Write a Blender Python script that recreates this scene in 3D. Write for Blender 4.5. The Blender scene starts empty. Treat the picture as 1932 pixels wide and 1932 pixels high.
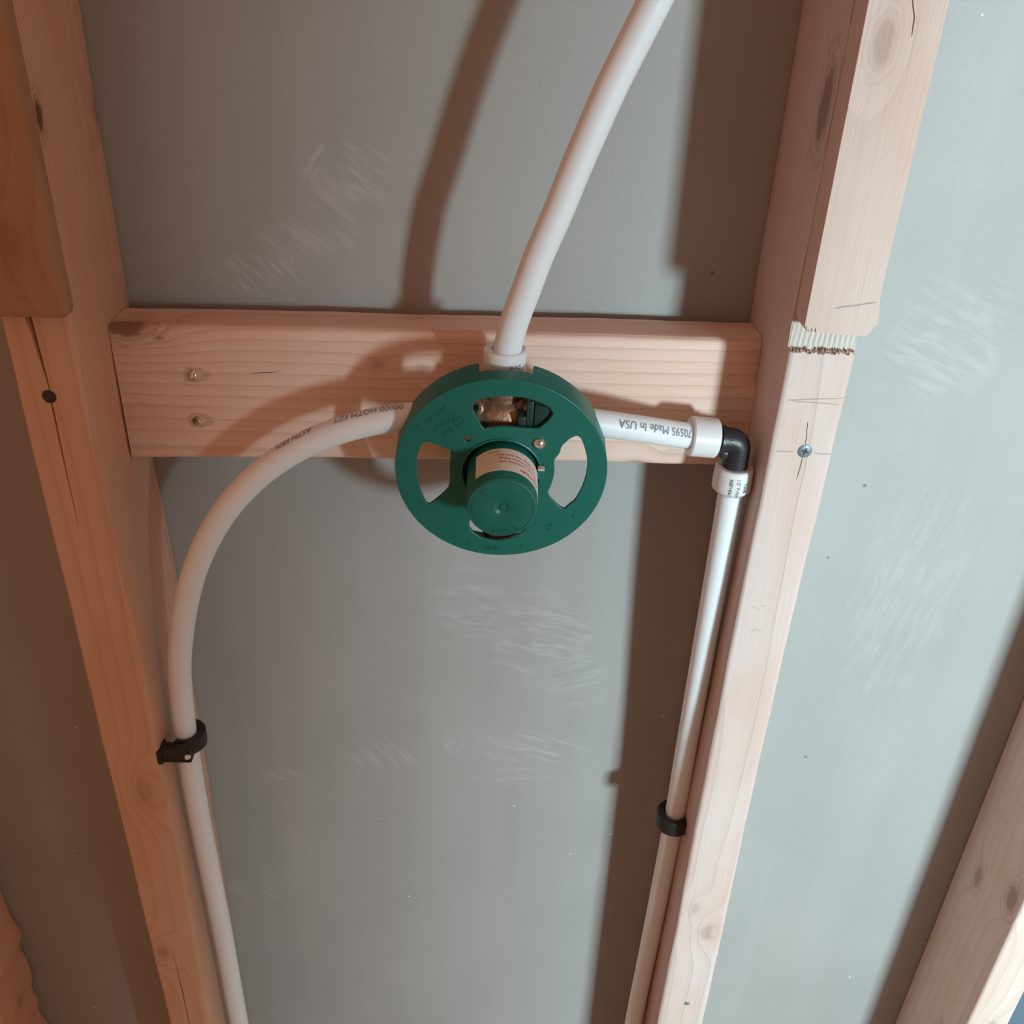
import bpy, bmesh, math, random
from mathutils import Vector, Matrix, Euler
random.seed(7)
S = bpy.context.scene
C = S.collection

# ------------------------------------------------------------------ camera, world, light, exposure
cam_d = bpy.data.cameras.new('camera')
cam = bpy.data.objects.new('camera', cam_d); C.objects.link(cam)
cam.location = (0.2218, -0.5934, 0.2004)
cam.rotation_euler = Euler((1.0412, -0.0361, -0.0184), 'XYZ')
cam_d.sensor_width = 36.0
cam_d.lens = 36.0 * 1818.8 / 1932.0
cam_d.clip_start = 0.01
S.camera = cam

world = bpy.data.worlds.new('world'); S.world = world; world.use_nodes = True
bg = world.node_tree.nodes['Background']
bg.inputs[0].default_value = (0.46, 0.200, 0.112, 1)     # warm bounce of the timber-framed room
bg.inputs[1].default_value = 1.0

KEY_POS = Vector((1.25, -1.70, 0.03))
ld = bpy.data.lights.new('daylight', 'AREA')
ld.shape = 'RECTANGLE'; ld.size = 0.24; ld.size_y = 0.20
ld.energy = 53; ld.color = (0.70, 0.93, 1.0)
key = bpy.data.objects.new('daylight', ld); C.objects.link(key)
key.location = KEY_POS
key.rotation_euler = (Vector((0.55, 0, -0.15)) - KEY_POS).to_track_quat('-Z', 'Y').to_euler()

ls = bpy.data.lights.new('soft_fill', 'AREA')            # broad soft fill light, added to cool the pipes and shaded sides
ls.shape = 'RECTANGLE'; ls.size = 0.75; ls.size_y = 0.95
ls.energy = 6.5; ls.color = (0.62, 0.88, 1.0)
fill = bpy.data.objects.new('soft_fill', ls); C.objects.link(fill)
fill.location = (1.38, -1.95, 0.15)
fill.rotation_euler = (Vector((0.45, 0, -0.15)) - Vector(fill.location)).to_track_quat('-Z', 'Y').to_euler()

S.view_settings.view_transform = 'Standard'
S.view_settings.look = 'None'
S.view_settings.gamma = 1.0
S.view_settings.exposure = 0.0
S.view_settings.use_curve_mapping = False

# ------------------------------------------------------------------ node helpers
class NT:
    def __init__(s, name):
        s.m = bpy.data.materials.new(name); s.m.use_nodes = True
        s.t = s.m.node_tree; s.b = s.t.nodes['Principled BSDF']
    def n(s, typ, **kw):
        nd = s.t.nodes.new(typ)
        for k, v in kw.items(): setattr(nd, k, v)
        return nd
    def put(s, sock, v):
        if isinstance(v, bpy.types.NodeSocket): s.t.links.new(v, sock)
        elif v is not None:
            if hasattr(sock.default_value, '__len__'):
                v = tuple(v) if hasattr(v, '__len__') else (v,) * len(sock.default_value)
                if len(sock.default_value) == 4 and len(v) == 3: v = v + (1,)
            sock.default_value = v
    def M(s, op, a, b=None, c=None, clamp=False):
        nd = s.n('ShaderNodeMath', operation=op); nd.use_clamp = clamp
        s.put(nd.inputs[0], a); s.put(nd.inputs[1], b)
        if c is not None: s.put(nd.inputs[2], c)
        return nd.outputs[0]
    def V(s, op, a, b=None):
        nd = s.n('ShaderNodeVectorMath', operation=op)
        s.put(nd.inputs[0], a); s.put(nd.inputs[1], b)
        return nd.outputs['Value'] if op in ('LENGTH', 'DISTANCE', 'DOT_PRODUCT') else nd.outputs[0]
    def mix(s, f, a, b, mode='MIX'):
        nd = s.n('ShaderNodeMix', data_type='RGBA', blend_type=mode)
        s.put(nd.inputs[0], f); s.put(nd.inputs[6], a); s.put(nd.inputs[7], b)
        return nd.outputs[2]
    def noise(s, vec, scale, detail=3, rough=.5, dist=0.):
        nd = s.n('ShaderNodeTexNoise'); s.put(nd.inputs['Vector'], vec)
        nd.inputs['Scale'].default_value = scale; nd.inputs['Detail'].default_value = detail
        nd.inputs['Roughness'].default_value = rough; nd.inputs['Distortion'].default_value = dist
        return nd.outputs[0]
    def ramp(s, v, a, b, smooth=True):
        nd = s.n('ShaderNodeMapRange', interpolation_type='SMOOTHSTEP' if smooth else 'LINEAR')
        s.put(nd.inputs[0], v); nd.inputs[1].default_value = a; nd.inputs[2].default_value = b
        return nd.outputs[0]
    def sep(s, v):
        nd = s.n('ShaderNodeSeparateXYZ'); s.put(nd.inputs[0], v); return nd.outputs
    def comb(s, x, y, z):
        nd = s.n('ShaderNodeCombineXYZ'); s.put(nd.inputs[0], x); s.put(nd.inputs[1], y); s.put(nd.inputs[2], z)
        return nd.outputs[0]
    def coords(s): return s.n('ShaderNodeTexCoord').outputs['Object']
    def bump(s, h, dist, strength=1.):
        nd = s.n('ShaderNodeBump'); s.put(nd.inputs['Height'], h)
        nd.inputs['Distance'].default_value = dist; nd.inputs['Strength'].default_value = strength
        s.t.links.new(nd.outputs[0], s.b.inputs['Normal'])
    def base(s, c, rough=.5, metal=0., spec=.5):
        s.put(s.b.inputs['Base Color'], c); s.put(s.b.inputs['Roughness'], rough)
        s.b.inputs['Metallic'].default_value = metal
        s.b.inputs['Specular IOR Level'].default_value = spec

def wood(name, axis='z', seed=0., knots=(), pith=(.03, .05), freq=230., light=(.81, .60, .49), dark=(.62, .38, .27), org=(0, 0, 0), warp=.004):
    """knots: (x, y, z, radius, darkness) in world space; org: origin of the object that carries the material"""
    w = NT(name); co = w.coords()
    co = w.V('ADD', co, tuple(org))                          # back to world-sized coordinates of the board
    x, y, z = w.sep(co)[:3]
    if axis == 'z': a, b, l = x, y, z
    else: a, b, l = z, y, x
    sv = w.comb(w.M('MULTIPLY', a, 1.), w.M('MULTIPLY', b, 1.), w.M('ADD', w.M('MULTIPLY', l, .07), seed))
    lo = w.noise(sv, 14., 2)
    lo2 = w.noise(w.V('ADD', w.comb(a, b, w.M('MULTIPLY', l, .25)), (seed, 3, 1)), 28., 2)
    d = w.V('LENGTH', w.comb(w.M('ADD', a, pith[0]), w.M('ADD', b, pith[1]), 0.))
    d = w.M('ADD', d, w.M('MULTIPLY', lo, warp * 4))
    d = w.M('ADD', d, w.M('MULTIPLY', lo2, warp * .8))
    kd = None
    for (kx, ky, kz, kr, kk) in knots:
        dv = w.V('SUBTRACT', co, (kx, ky, kz))
        dv = w.V('MULTIPLY', dv, (1, 1, .5) if axis == 'z' else (.5, 1, 1))
        dist = w.M('DIVIDE', w.V('LENGTH', dv), kr)
        wob = w.M('ADD', dist, w.M('MULTIPLY', w.M('SUBTRACT', w.noise(co, 160., 3), .5), .7))
        g = w.M('EXPONENT', w.M('MULTIPLY', w.M('MULTIPLY', dist, dist), -.22))
        d = w.M('ADD', d, w.M('MULTIPLY', g, kr * 1.6))
        core = w.M('MULTIPLY', w.ramp(wob, 1.05, .55), kk)
        ring = w.M('MULTIPLY', w.M('MULTIPLY', w.ramp(wob, 2.1, 1.0), w.M('ADD', .5, w.M('MULTIPLY', w.M('SINE', w.M('MULTIPLY', wob, 14.)), .5))), kk * .45)
        c1 = w.M('MAXIMUM', core, ring)
        kd = c1 if kd is None else w.M('MAXIMUM', kd, c1)
    fr = w.M('FRACT', w.M('MULTIPLY', d, freq))
    late = w.M('MULTIPLY', w.M('POWER', fr, 5.), w.ramp(fr, 1.0, .93))
    fib = w.noise(w.comb(w.M('MULTIPLY', a, 900.), w.M('MULTIPLY', b, 900.), w.M('MULTIPLY', l, 14.)), 1., 3, .6)
    fib2 = w.noise(w.comb(w.M('MULTIPLY', a, 240.), w.M('MULTIPLY', b, 240.), w.M('ADD', w.M('MULTIPLY', l, 6.), seed)), 1., 3, .6)
    blot = w.noise(w.comb(a, b, w.M('ADD', w.M('MULTIPLY', l, .35), seed)), 30., 3)
    col = w.mix(w.ramp(blot, .35, .7), light, (light[0] * .96, light[1] * .88, light[2] * .82))
    col = w.mix(w.M('MULTIPLY', w.ramp(fr, .0, 1.), .30), col, (light[0] * .93, light[1] * .84, light[2] * .76))
    col = w.mix(w.M('MULTIPLY', late, .50), col, dark)
    col = w.mix(w.M('MULTIPLY', w.ramp(fib, .55, .8), .30), col, dark)
    col = w.mix(w.M('MULTIPLY', w.ramp(fib2, .56, .8), .40), col, (dark[0] * 1.05, dark[1] * 1.05, dark[2] * 1.05))
    if kd is not None: col = w.mix(kd, col, (.16, .07, .035))
    w.base(col, .62, spec=.3)
    h = w.M('ADD', w.M('MULTIPLY', fib, .5), w.M('MULTIPLY', late, -.5))
    h = w.M('ADD', h, w.M('MULTIPLY', fib2, .6))
    w.bump(h, .0006, .7)
    return w.m

def plain(name, col, rough=.4, metal=0., noise=0., bump=0., scale=300., sss=0., spec=.5):
    w = NT(name); co = w.coords()
    nn = w.noise(co, scale, 3)
    c = w.mix(w.M('MULTIPLY', nn, noise), col, tuple(v * .55 for v in col)) if noise else col
    w.base(c, rough, metal, spec)
    if bump: w.bump(nn, bump)
    if sss:
        w.b.inputs['Subsurface Weight'].default_value = sss
        w.b.inputs['Subsurface Radius'].default_value = (.8, .8, .9)
        w.b.inputs['Subsurface Scale'].default_value = .006
    return w.m

def drywall_mat():
    w = NT('drywall_paper'); co = w.coords()
    x, y, z = w.sep(co)[:3]
    n1 = w.noise(co, 9., 3); n2 = w.noise(co, 420., 3, .7); n3 = w.noise(co, 55., 3, .6)
    col = w.mix(w.ramp(n1, .3, .75), (.355, .36, .35), (.385, .388, .378))
    col = w.mix(w.M('MULTIPLY', w.ramp(n2, .35, .75), .22), col, (.27, .27, .257))
    band = w.noise(w.comb(w.M('MULTIPLY', x, 26.), 0., w.M('MULTIPLY', z, 1.2)), 1., 2)
    col = w.mix(w.M('MULTIPLY', w.ramp(band, .45, .7), .18), col, (.44, .44, .44))
    tot = None
    # scuffs of dried compound: (x, z, rx, rz, streak direction in degrees, amount)
    for (px, pz, rx, rz, ang, amt) in [(.120, .088, .012, .014, 50, .9), (.139, .078, .028, .017, -35, .8), (.128, .058, .020, .026, -38, .7),
            (.105, .040, .030, .014, -38, .7), (.079, .020, .030, .014, -45, .9), (.148, .092, .022, .012, -30, .6), (.215, -.235, .030, .045, -8, .6),
            (.272, -.262, .045, .050, -14, .7), (.300, -.300, .030, .035, 20, .5), (.143, -.383, .038, .020, -60, .6), (.266, -.372, .050, .022, -20, .7), (.262, -.408, .045, .014, 5, .5),
            (.195, -.155, .030, .025, 70, .5), (.205, -.372, .012, .018, -70, .6), (.525, -.012, .045, .050, -25, .5), (.545, -.22, .05, .12, 80, .35), (.02, -.56, .03, .02, -30, .5), (.0050, -.3065, .0045, .0035, -40, 1.), (.060, -.41, .02, .008, -30, .6)]:
        a = math.radians(ang); ca, sa = math.cos(a), math.sin(a)
        dx = w.M('SUBTRACT', x, px); dz = w.M('SUBTRACT', z, pz)
        e = w.V('LENGTH', w.comb(w.M('DIVIDE', dx, rx), w.M('DIVIDE', dz, rz), 0.))
        e = w.M('ADD', e, w.M('MULTIPLY', w.M('SUBTRACT', n3, .5), 1.1))
        m = w.ramp(e, 1.15, .45)
        u = w.M('ADD', w.M('MULTIPLY', dx, ca), w.M('MULTIPLY', dz, sa))
        v = w.M('SUBTRACT', w.M('MULTIPLY', dz, ca), w.M('MULTIPLY', dx, sa))
        st = w.noise(w.comb(w.M('MULTIPLY', u, 34.), w.M('MULTIPLY', v, 170.), px * 90), 1., 3, .55, .4)
        m = w.M('MULTIPLY', w.M('MULTIPLY', m, w.ramp(st, .42, .66)), amt)
        tot = m if tot is None else w.M('MAXIMUM', tot, m)
    col = w.mix(w.M('MULTIPLY', tot, .52), col, (.54, .54, .56))
    vo = w.n('ShaderNodeTexVoronoi'); w.put(vo.inputs['Vector'], w.V('ADD', co, (.3, 0, .2))); vo.inputs['Scale'].default_value = 34.
    spk = w.M('MULTIPLY', w.ramp(vo.outputs['Distance'], .036, .022), w.ramp(w.sep(vo.outputs['Color'])[0], .72, .74))
    col = w.mix(spk, col, (.9, .9, .9))
    vo2 = w.n('ShaderNodeTexVoronoi'); w.put(vo2.inputs['Vector'], w.V('ADD', co, (.7, 0, .9))); vo2.inputs['Scale'].default_value = 21.
    spk2 = w.M('MULTIPLY', w.ramp(vo2.outputs['Distance'], .036, .022), w.ramp(w.sep(vo2.outputs['Color'])[1], .80, .82))
    col = w.mix(w.M('MULTIPLY', spk2, .7), col, (.14, .11, .10))
    w.base(col, .85, spec=.25)
    w.bump(w.M('ADD', w.M('MULTIPLY', n2, .35), w.M('MULTIPLY', tot, .8)), .0004, .8)
    return w.m

M_green = plain('green_plastic', (.008, .15, .118), .38, noise=.25, bump=.00015, scale=500)
M_dkgreen = plain('dark_green_plastic', (.010, .045, .040), .4)
M_brass = plain('cast_brass', (.56, .36, .24), .48, .85, noise=.5, bump=.0008, scale=260)
M_pipe = plain('white_pex', (.82, .91, 1.0), .45, noise=.04, sss=.6)
M_collar = plain('milky_pex_ring', (.78, .82, .84), .33, noise=.05, sss=.35)
M_black = plain('black_fitting_plastic', (.022, .024, .030), .38, noise=.2, bump=.0002, scale=700)
M_clamp = plain('black_clamp_plastic', (.016, .015, .016), .5, noise=.2, bump=.0002, scale=500)
M_chrome = plain('zinc_screw', (.75, .75, .78), .18, 1.)
M_greyscrew = plain('grey_coated_screw', (.20, .25, .28), .45, .3, noise=.2)
M_darkscrew = plain('dark_phosphate_screw', (.05, .045, .04), .5, .4)
M_goldscrew = plain('yellow_zinc_screw', (.42, .40, .20), .35, .8)
M_recess = plain('screw_recess', (.03, .035, .04), .6)
M_label = plain('paper_label', (.80, .76, .68), .6)
M_redink = plain('red_ink', (.55, .06, .06), .6)
M_ink = plain('grey_ink', (.20, .22, .25), .6)
M_inkdark = plain('dark_ink', (.07, .10, .12), .6)
M_pencil = plain('pencil_graphite', (.33, .28, .27), .6)
M_split = plain('wood_split_shadow', (.10, .055, .035), .8)
M_torn = wood('torn_end_grain', 'z', 4.4, pith=(.0, .8), freq=300, light=(.84, .74, .58), dark=(.55, .46, .34))

# ------------------------------------------------------------------ object helpers
def tag(o, label=None, cat=None, group=None, kind=None):
    if label: o['label'] = label
    if cat: o['category'] = cat
    if group: o['group'] = group
    if kind: o['kind'] = kind
    return o

def thing(name, loc, label, cat, group=None):
    o = bpy.data.objects.new(name, None); C.objects.link(o); o.location = loc
    o.empty_display_size = .02
    return tag(o, label, cat, group)

def wpos(o):
    return o.location + (wpos(o.parent) if o.parent else Vector((0, 0, 0)))

def obj(name, V, F, mat, parent=None, org=None, smooth=True, label=None):
    """vertices come in world space; the mesh is stored relative to its parent's (or its own) origin"""
    base = wpos(parent) if parent else Vector(org or (0, 0, 0))
    me = bpy.data.meshes.new(name)
    me.from_pydata([tuple(Vector(v) - base) for v in V], [], F)
    me.materials.append(mat); me.update()
    if smooth: me.shade_smooth(); me.set_sharp_from_angle(angle=math.radians(38))
    o = bpy.data.objects.new(name, me); C.objects.link(o)
    if parent: o.parent = parent
    else: o.location = base
    if label: o['label'] = label
    return o

def from_bm(name, bm, mat, parent=None, org=None, smooth=True, label=None):
    bmesh.ops.recalc_face_normals(bm, faces=bm.faces)
    bm.verts.ensure_lookup_table(); bm.verts.index_update()
    V = [v.co.copy() for v in bm.verts]; F = [[v.index for v in f.verts] for f in bm.faces]
    bm.free()
    return obj(name, V, F, mat, parent, org, smooth, label)

def bev(bm, r, seg=2, edges=None):
    bmesh.ops.bevel(bm, geom=list(edges or bm.edges), offset=r, segments=seg, affect='EDGES', profile=.5)

def box_bm(x0, x1, y0, y1, z0, z1, r=0., seg=2, mat=None):
    bm = bmesh.new(); bmesh.ops.create_cube(bm, size=1)
    for v in bm.verts:
        v.co = Vector(((x0 + x1) / 2 + v.co.x * (x1 - x0), (y0 + y1) / 2 + v.co.y * (y1 - y0), (z0 + z1) / 2 + v.co.z * (z1 - z0)))
    if r: bev(bm, r, seg)
    if mat: bm.transform(mat)
    return bm

def loft(rings, closed=True, caps=True):
    V = []; F = []; n = len(rings[0])
    for r in rings: V += [tuple(p) for p in r]
    for i in range(len(rings) - 1):
        for j in range(n if closed else n - 1):
            k = (j + 1) % n
            F.append((i * n + j, i * n + k, (i + 1) * n + k, (i + 1) * n + j))
    if caps and closed:
        F.append(tuple(range(n))[::-1]); F.append(tuple((len(rings) - 1) * n + j for j in range(n)))
    return V, F

def lathe(prof, origin, axis, up=Vector((0, 0, 1)), n=48, caps=True):
    """prof: (distance along axis, radius)"""
    A = Vector(axis).normalized(); U = (up - A * up.dot(A))
    if U.length < .1: U = Vector((1, 0, 0)) - A * A.x
    U.normalize(); W = A.cross(U)
    R = []
    for (h, r) in prof:
        R.append([Vector(origin) + A * h + (U * math.cos(t) + W * math.sin(t)) * max(r, 1e-5) for t in [2 * math.pi * i / n for i in range(n)]])
    V, F = loft(R, True, caps)
    bm = bmesh.new(); vs = [bm.verts.new(v) for v in V]
    for f in F:
        try: bm.faces.new([vs[i] for i in f])
        except ValueError: pass
    return bm

def spline(pts, step=.004):
    """Catmull-Rom through the points, resampled evenly"""
    P = [Vector(p) for p in pts]; P = [P[0] * 2 - P[1]] + P + [P[-1] * 2 - P[-2]]
    out = []
    for i in range(1, len(P) - 2):
        a, b, c, d = P[i - 1:i + 3]; m = max(2, int((c - b).length / .001))
        for k in range(m):
            t = k / m
            out.append(.5 * ((2 * b) + (c - a) * t + (2 * a - 5 * b + 4 * c - d) * t * t + (3 * b - a - 3 * c + d) * t ** 3))
    out.append(P[-2])
    for _ in range(60):                                     # relax measuring jitter
        out = [out[0]] + [(out[i - 1] + out[i] * 2 + out[i + 1]) / 4 for i in range(1, len(out) - 1)] + [out[-1]]
    res = [out[0]]; acc = 0
    for i in range(1, len(out)):
        acc += (out[i] - out[i - 1]).length
        if acc >= step: res.append(out[i]); acc = 0
    if (res[-1] - out[-1]).length > 1e-4: res.append(out[-1])
    return res

class Path:
    def __init__(s, pts, step=.004, ref=Vector((0, -1, 0))):
        s.p = spline(pts, step); s.s = [0.]
        for i in range(1, len(s.p)): s.s.append(s.s[-1] + (s.p[i] - s.p[i - 1]).length)
        s.t = [((s.p[min(i + 1, len(s.p) - 1)]) - s.p[max(i - 1, 0)]).normalized() for i in range(len(s.p))]
        s.u = []; u = ref
        for t in s.t:
            u = (u - t * u.dot(t)).normalized(); s.u.append(u)
    def at(s, d):
        d = max(0, min(s.s[-1] - 1e-6, d)); i = 0
        while i < len(s.s) - 2 and s.s[i + 1] < d: i += 1
        f = (d - s.s[i]) / (s.s[i + 1] - s.s[i])
        t = s.t[i].lerp(s.t[i + 1], f).normalized(); u = s.u[i].lerp(s.u[i + 1], f); u = (u - t * u.dot(t)).normalized()
        return s.p[i].lerp(s.p[i + 1], f), t, u
    def surf(s, d, ang, r):
        """ang 0 looks along the reference direction (to the room), positive turns towards t x u"""
        p, t, u = s.at(d); w = t.cross(u)
        return p + (u * math.cos(ang) + w * math.sin(ang)) * r

def tube(name, path, r, mat, parent=None, org=None, wall=.0018, n=28, **kw):
    R = []
    def ring(i, rr):
        p, t, u = path.p[i], path.t[i], path.u[i]; w = t.cross(u)
        return [p + (u * math.cos(a) + w * math.sin(a)) * rr for a in [2 * math.pi * k / n for k in range(n)]]
    for i in range(len(path.p)): R.append(ring(i, r))
    e = len(path.p) - 1
    R.append(ring(e, r - wall)); R.insert(0, ring(0, r - wall))
    V, F = loft(R, True, True)
    return obj(name, V, F, mat, parent, org, **kw)

def text_mesh(body, size, bold=0., extrude=0.):
    cu = bpy.data.curves.new('tmp_text', 'FONT'); cu.body = body; cu.size = size; cu.resolution_u = 3
    cu.offset = bold; cu.extrude = extrude; cu.align_x = 'CENTER'; cu.align_y = 'CENTER'
    ob = bpy.data.objects.new('tmp_text', cu); C.objects.link(ob)
    dg = bpy.context.evaluated_depsgraph_get(); me = ob.evaluated_get(dg).to_mesh()
    V = [v.co.copy() for v in me.vertices]; F = [tuple(p.vertices) for p in me.polygons]
    ob.evaluated_get(dg).to_mesh_clear()
    bpy.data.objects.remove(ob); bpy.data.curves.remove(cu)
    return V, F

def wrap_text(name, body, size, fn, mat, parent, bold=0., extrude=0., label=None):
    V, F = text_mesh(body, size, bold, extrude)
    return obj(name, [fn(v.x, v.y, v.z) for v in V], F, mat, parent, smooth=False, label=label)

def strip(name, pts, width, up, mat, parent, lift=.00012):
    """a thin drawn line lying on a surface whose outward normal is up"""
    V = []; F = []; P = [Vector(p) for p in pts]; up = Vector(up)
    for i, p in enumerate(P):
        t = (P[min(i + 1, len(P) - 1)] - P[max(i - 1, 0)]).normalized(); s = t.cross(up).normalized()
        wd = width * (1 if 0 < i < len(P) - 1 else .35) * (.8 + .4 * random.random())
        V += [p + s * wd / 2 + up * lift, p - s * wd / 2 + up * lift]
    for i in range(len(P) - 1): F.append((2 * i, 2 * i + 1, 2 * i + 3, 2 * i + 2))
    return obj(name, V, F, mat, parent, smooth=False)

def timber(name, org, x0, x1, y0, y1, z0, z1, mat, r=.0028, axis='z', fn=None, nf=18, ns=8, dz=.006, zs=None, parent=None):
    """sawn board with eased corners; front (y0) face finely divided; fn(x, y, z, face) -> moved point"""
    pts = []
    A, B = (x0, x1) if axis == 'z' else (z0, z1)
    L0, L1 = (z0, z1) if axis == 'z' else (x0, x1)
    def arc(cx, cy, a0, a1): return [(cx + r * math.cos(math.radians(a0 + (a1 - a0) * k / 3)), cy + r * math.sin(math.radians(a0 + (a1 - a0) * k / 3))) for k in range(4)]
    pts += arc(A + r, y0 + r, 180, 270)
    pts += [(A + r + (B - A - 2 * r) * k / nf, y0) for k in range(1, nf)]
    pts += arc(B - r, y0 + r, 270, 360)
    pts += [(B, y0 + r + (y1 - y0 - 2 * r) * k / ns) for k in range(1, ns)]
    pts += arc(B - r, y1 - r, 0, 90)
    pts += arc(A + r, y1 - r, 90, 180)
    pts += [(A, y1 - r - (y1 - y0 - 2 * r) * k / ns) for k in range(1, ns)]
    if zs is None:
        m = max(2, int((L1 - L0) / dz)); zs = [L0 + (L1 - L0) * k / m for k in range(m + 1)]
    rings = []
    for z in zs:
        ring = []
        for (a, y) in pts:
            p = Vector((a, y, z)) if axis == 'z' else Vector((z, y, a))
            if fn: p = fn(p)
            ring.append(p)
        rings.append(ring)
    V, F = loft(rings)
    if axis == 'z': pass
    bm = bmesh.new(); vs = [bm.verts.new(v) for v in V]
    for f in F: bm.faces.new([vs[i] for i in f])
    return from_bm(name, bm, mat, parent, org)

def lerp_tab(t, z):
    t = sorted(t)
    if z <= t[0][0]: return t[0][1]
    for (a, va), (b, vb) in zip(t, t[1:]):
        if z <= b: return va + (vb - va) * (z - a) / (b - a)
    return t[-1][1]

def wob(z, s, amp):
    return amp * (math.sin(z * 31 + s) + .6 * math.sin(z * 77 + 2 * s) + .35 * math.sin(z * 190 + 3 * s))

# ------------------------------------------------------------------ the setting
ZB, ZT = -1.16, .62
o = from_bm('wall_back', box_bm(-1.0, 1.7, 0.0, .0127, -1.2, .75), drywall_mat(), org=(0, 0, 0), smooth=False); tag(o, kind='structure')
M_osb = plain('subfloor_panel', (.42, .26, .14), .7, noise=.5, bump=.001, scale=90)
o = from_bm('floor', box_bm(-1.0, 1.7, -2.2, .0127, -1.22, -1.2), M_osb, smooth=False); tag(o, kind='structure')
o = timber('trim_1', (.3, 0, -1.2), -1.0, 1.7, -.089, 0, -1.2, -1.162, wood('bottom_plate_wood', 'x', 9.1, org=(.3, 0, -1.2)), axis='x', dz=.1); tag(o, kind='structure')

D = .089
# ------------------------------------------------------------------ studs
# left stud: split that starts under the furring strip and runs down past the screw
crackw = [(-.32, 0), (-.115, .0000), (-.108, .0003), (-.06, .0009), (-.034, .0012), (-.0262, .0003), (-.018, .0009), (.0, .0021), (.018, .0032), (.08, .0033)]
crackx = [(-.12, -.0206), (-.067, -.0207), (-.03, -.0203), (-.0217, -.0197), (.0162, -.0222), (.1, -.027)]
LX = [(-.57, -.0022), (-.419, -.0008), (-.287, .0002), (-.2055, .0010), (-.1073, -.0012), (0, -.0002), (.2, .0006)]
def left_fn(p):
    off = lerp_tab(LX, p.z)
    k = 1 if p.x > -.019 else 0
    x = p.x + off * k + wob(p.z, 1, .00022)
    y = p.y
    if p.y < -D + .0005 and -.12 < p.z < .09:
        cx = lerp_tab(crackx, p.z); w = lerp_tab(crackw, p.z)
        d = x - cx
        i = round((p.x + .0352) / .0018)
        # columns 7, 8, 9 of the front face carry the split
        if abs(p.x - CR[0]) < 1e-5: x = cx - w / 2 - .00005
        elif abs(p.x - CR[1]) < 1e-5: x = cx; y = -D + min(.009, w * 6)
        elif abs(p.x - CR[2]) < 1e-5: x = cx + w / 2 + .00005
    return Vector((x, y, p.z))
NF = 20
r_ = .0028
CRall = [(-.038 + r_ + (.038 - 2 * r_) * k / NF) for k in range(NF + 1)]
kc = min(range(1, NF), key=lambda k: abs(CRall[k] + .0206))
CR = [CRall[kc - 1], CRall[kc], CRall[kc + 1]]
zs = [ZB + k * .01 for k in range(int((-.13 - ZB) / .01))] + [-.13 + k * .0025 for k in range(92)]
zs += [zs[-1] + .01 * k for k in range(1, int((ZT - zs[-1]) / .01))]
M_left = wood('left_stud_wood', 'z', 1.3, light=(.70, .50, .38), dark=(.50, .31, .21), knots=[(.001, -.0785, .1205, .0048, .95), (.0015, -.004, .112, .005, .35), (-.016, -.089, -.335, .007, .25), (-.03, -.089, -.52, .006, .25), (.001, -.035, -.085, .003, .5)], pith=(.06, -.02), org=(-.019, -.0445, ZB))
o = timber('wall_stud', (-.019, -.0445, ZB), -.038, 0, -D, 0, ZB, ZT, M_left, fn=left_fn, nf=NF, zs=zs)
tag(o, 'pine wall stud left of the white arching pipe, its front split below the strip', 'stud', 'wall studs')

# right stud: pale saw-torn band just under the furring strip
def right_fn(p):
    x, y, z = p.x + wob(p.z, 4, .0002), p.y, p.z
    x += lerp_tab([(-.6, .003), (-.3, .0), (0, 0), (.2, 0)], z) * max(0, (p.x - .392) / .038)
    x += lerp_tab([(-.62, -.0028), (-.30, -.0020), (-.16, -.0014), (0, 0)], z)
    if y < -D + .004:
        edge = .0128 + .0006 * math.sin(p.x * 900) + .0005 * math.sin(p.x * 2300 + 1) - .0007 * math.sin((p.x - .392) / .038 * math.pi)
        if z > edge: y = max(y, -D + .0034)
    return Vector((x, y, z))
zs = [ZB + k * .01 for k in range(int((.004 - ZB) / .01))] + [.004 + k * .0006 for k in range(50)]
zs += [zs[-1] + .01 * k for k in range(1, int((ZT - zs[-1]) / .01))]
M_right = wood('right_stud_wood', 'z', 5.9, light=(.65, .565, .535), dark=(.50, .405, .37), knots=[(.3915, -.0715, .138, .0105, .62), (.416, -.089, -.49, .006, .3), (.402, -.089, -.46, .004, .22)], pith=(-.33, .3), freq=170, org=(.411, -.0445, ZB))
o = timber('wall_stud', (.411, -.0445, ZB), .392, .430, -D, 0, ZB, ZT, M_right, fn=right_fn, nf=30, zs=zs)
tag(o, 'pale pine wall stud right of the black elbow, saw-torn band on its front', 'stud', 'wall studs')
RS = o
def rmark(name, pts, w, mat): strip(name, [(x, y, z) for (x, y, z) in pts], w, (0, -1, 0), mat, RS)
def seg(a, b, n=6, j=.0002): return [tuple(a[i] + (b[i] - a[i]) * k / n + (random.uniform(-j, j) if i != 1 else 0) for i in range(3)) for k in range(n + 1)]
rmark('pencil_mark', seg((.3962, -D, -.0165), (.4285, -D, -.0148)), .00045, M_pencil)
rmark('pencil_mark', seg((.3962, -D, -.0168), (.4275, -D, -.0188)), .00045, M_pencil)
rmark('pencil_mark', seg((.3950, -D, -.0497), (.4068, -D, -.0492)), .00050, M_pencil)
rmark('pencil_mark', seg((.4175, -D, -.0500), (.4290, -D, -.0508)), .00055, M_pencil)
rmark('split_line', seg((.4108, -D, -.0300), (.4122, -D, -.0450)), .00045, M_split)
rmark('split_line', seg((.4122, -D, -.0530), (.4113, -D, -.0680)), .00045, M_split)
M_smudge = plain('grey_smudge', (.50, .44, .43), .8)
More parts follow.
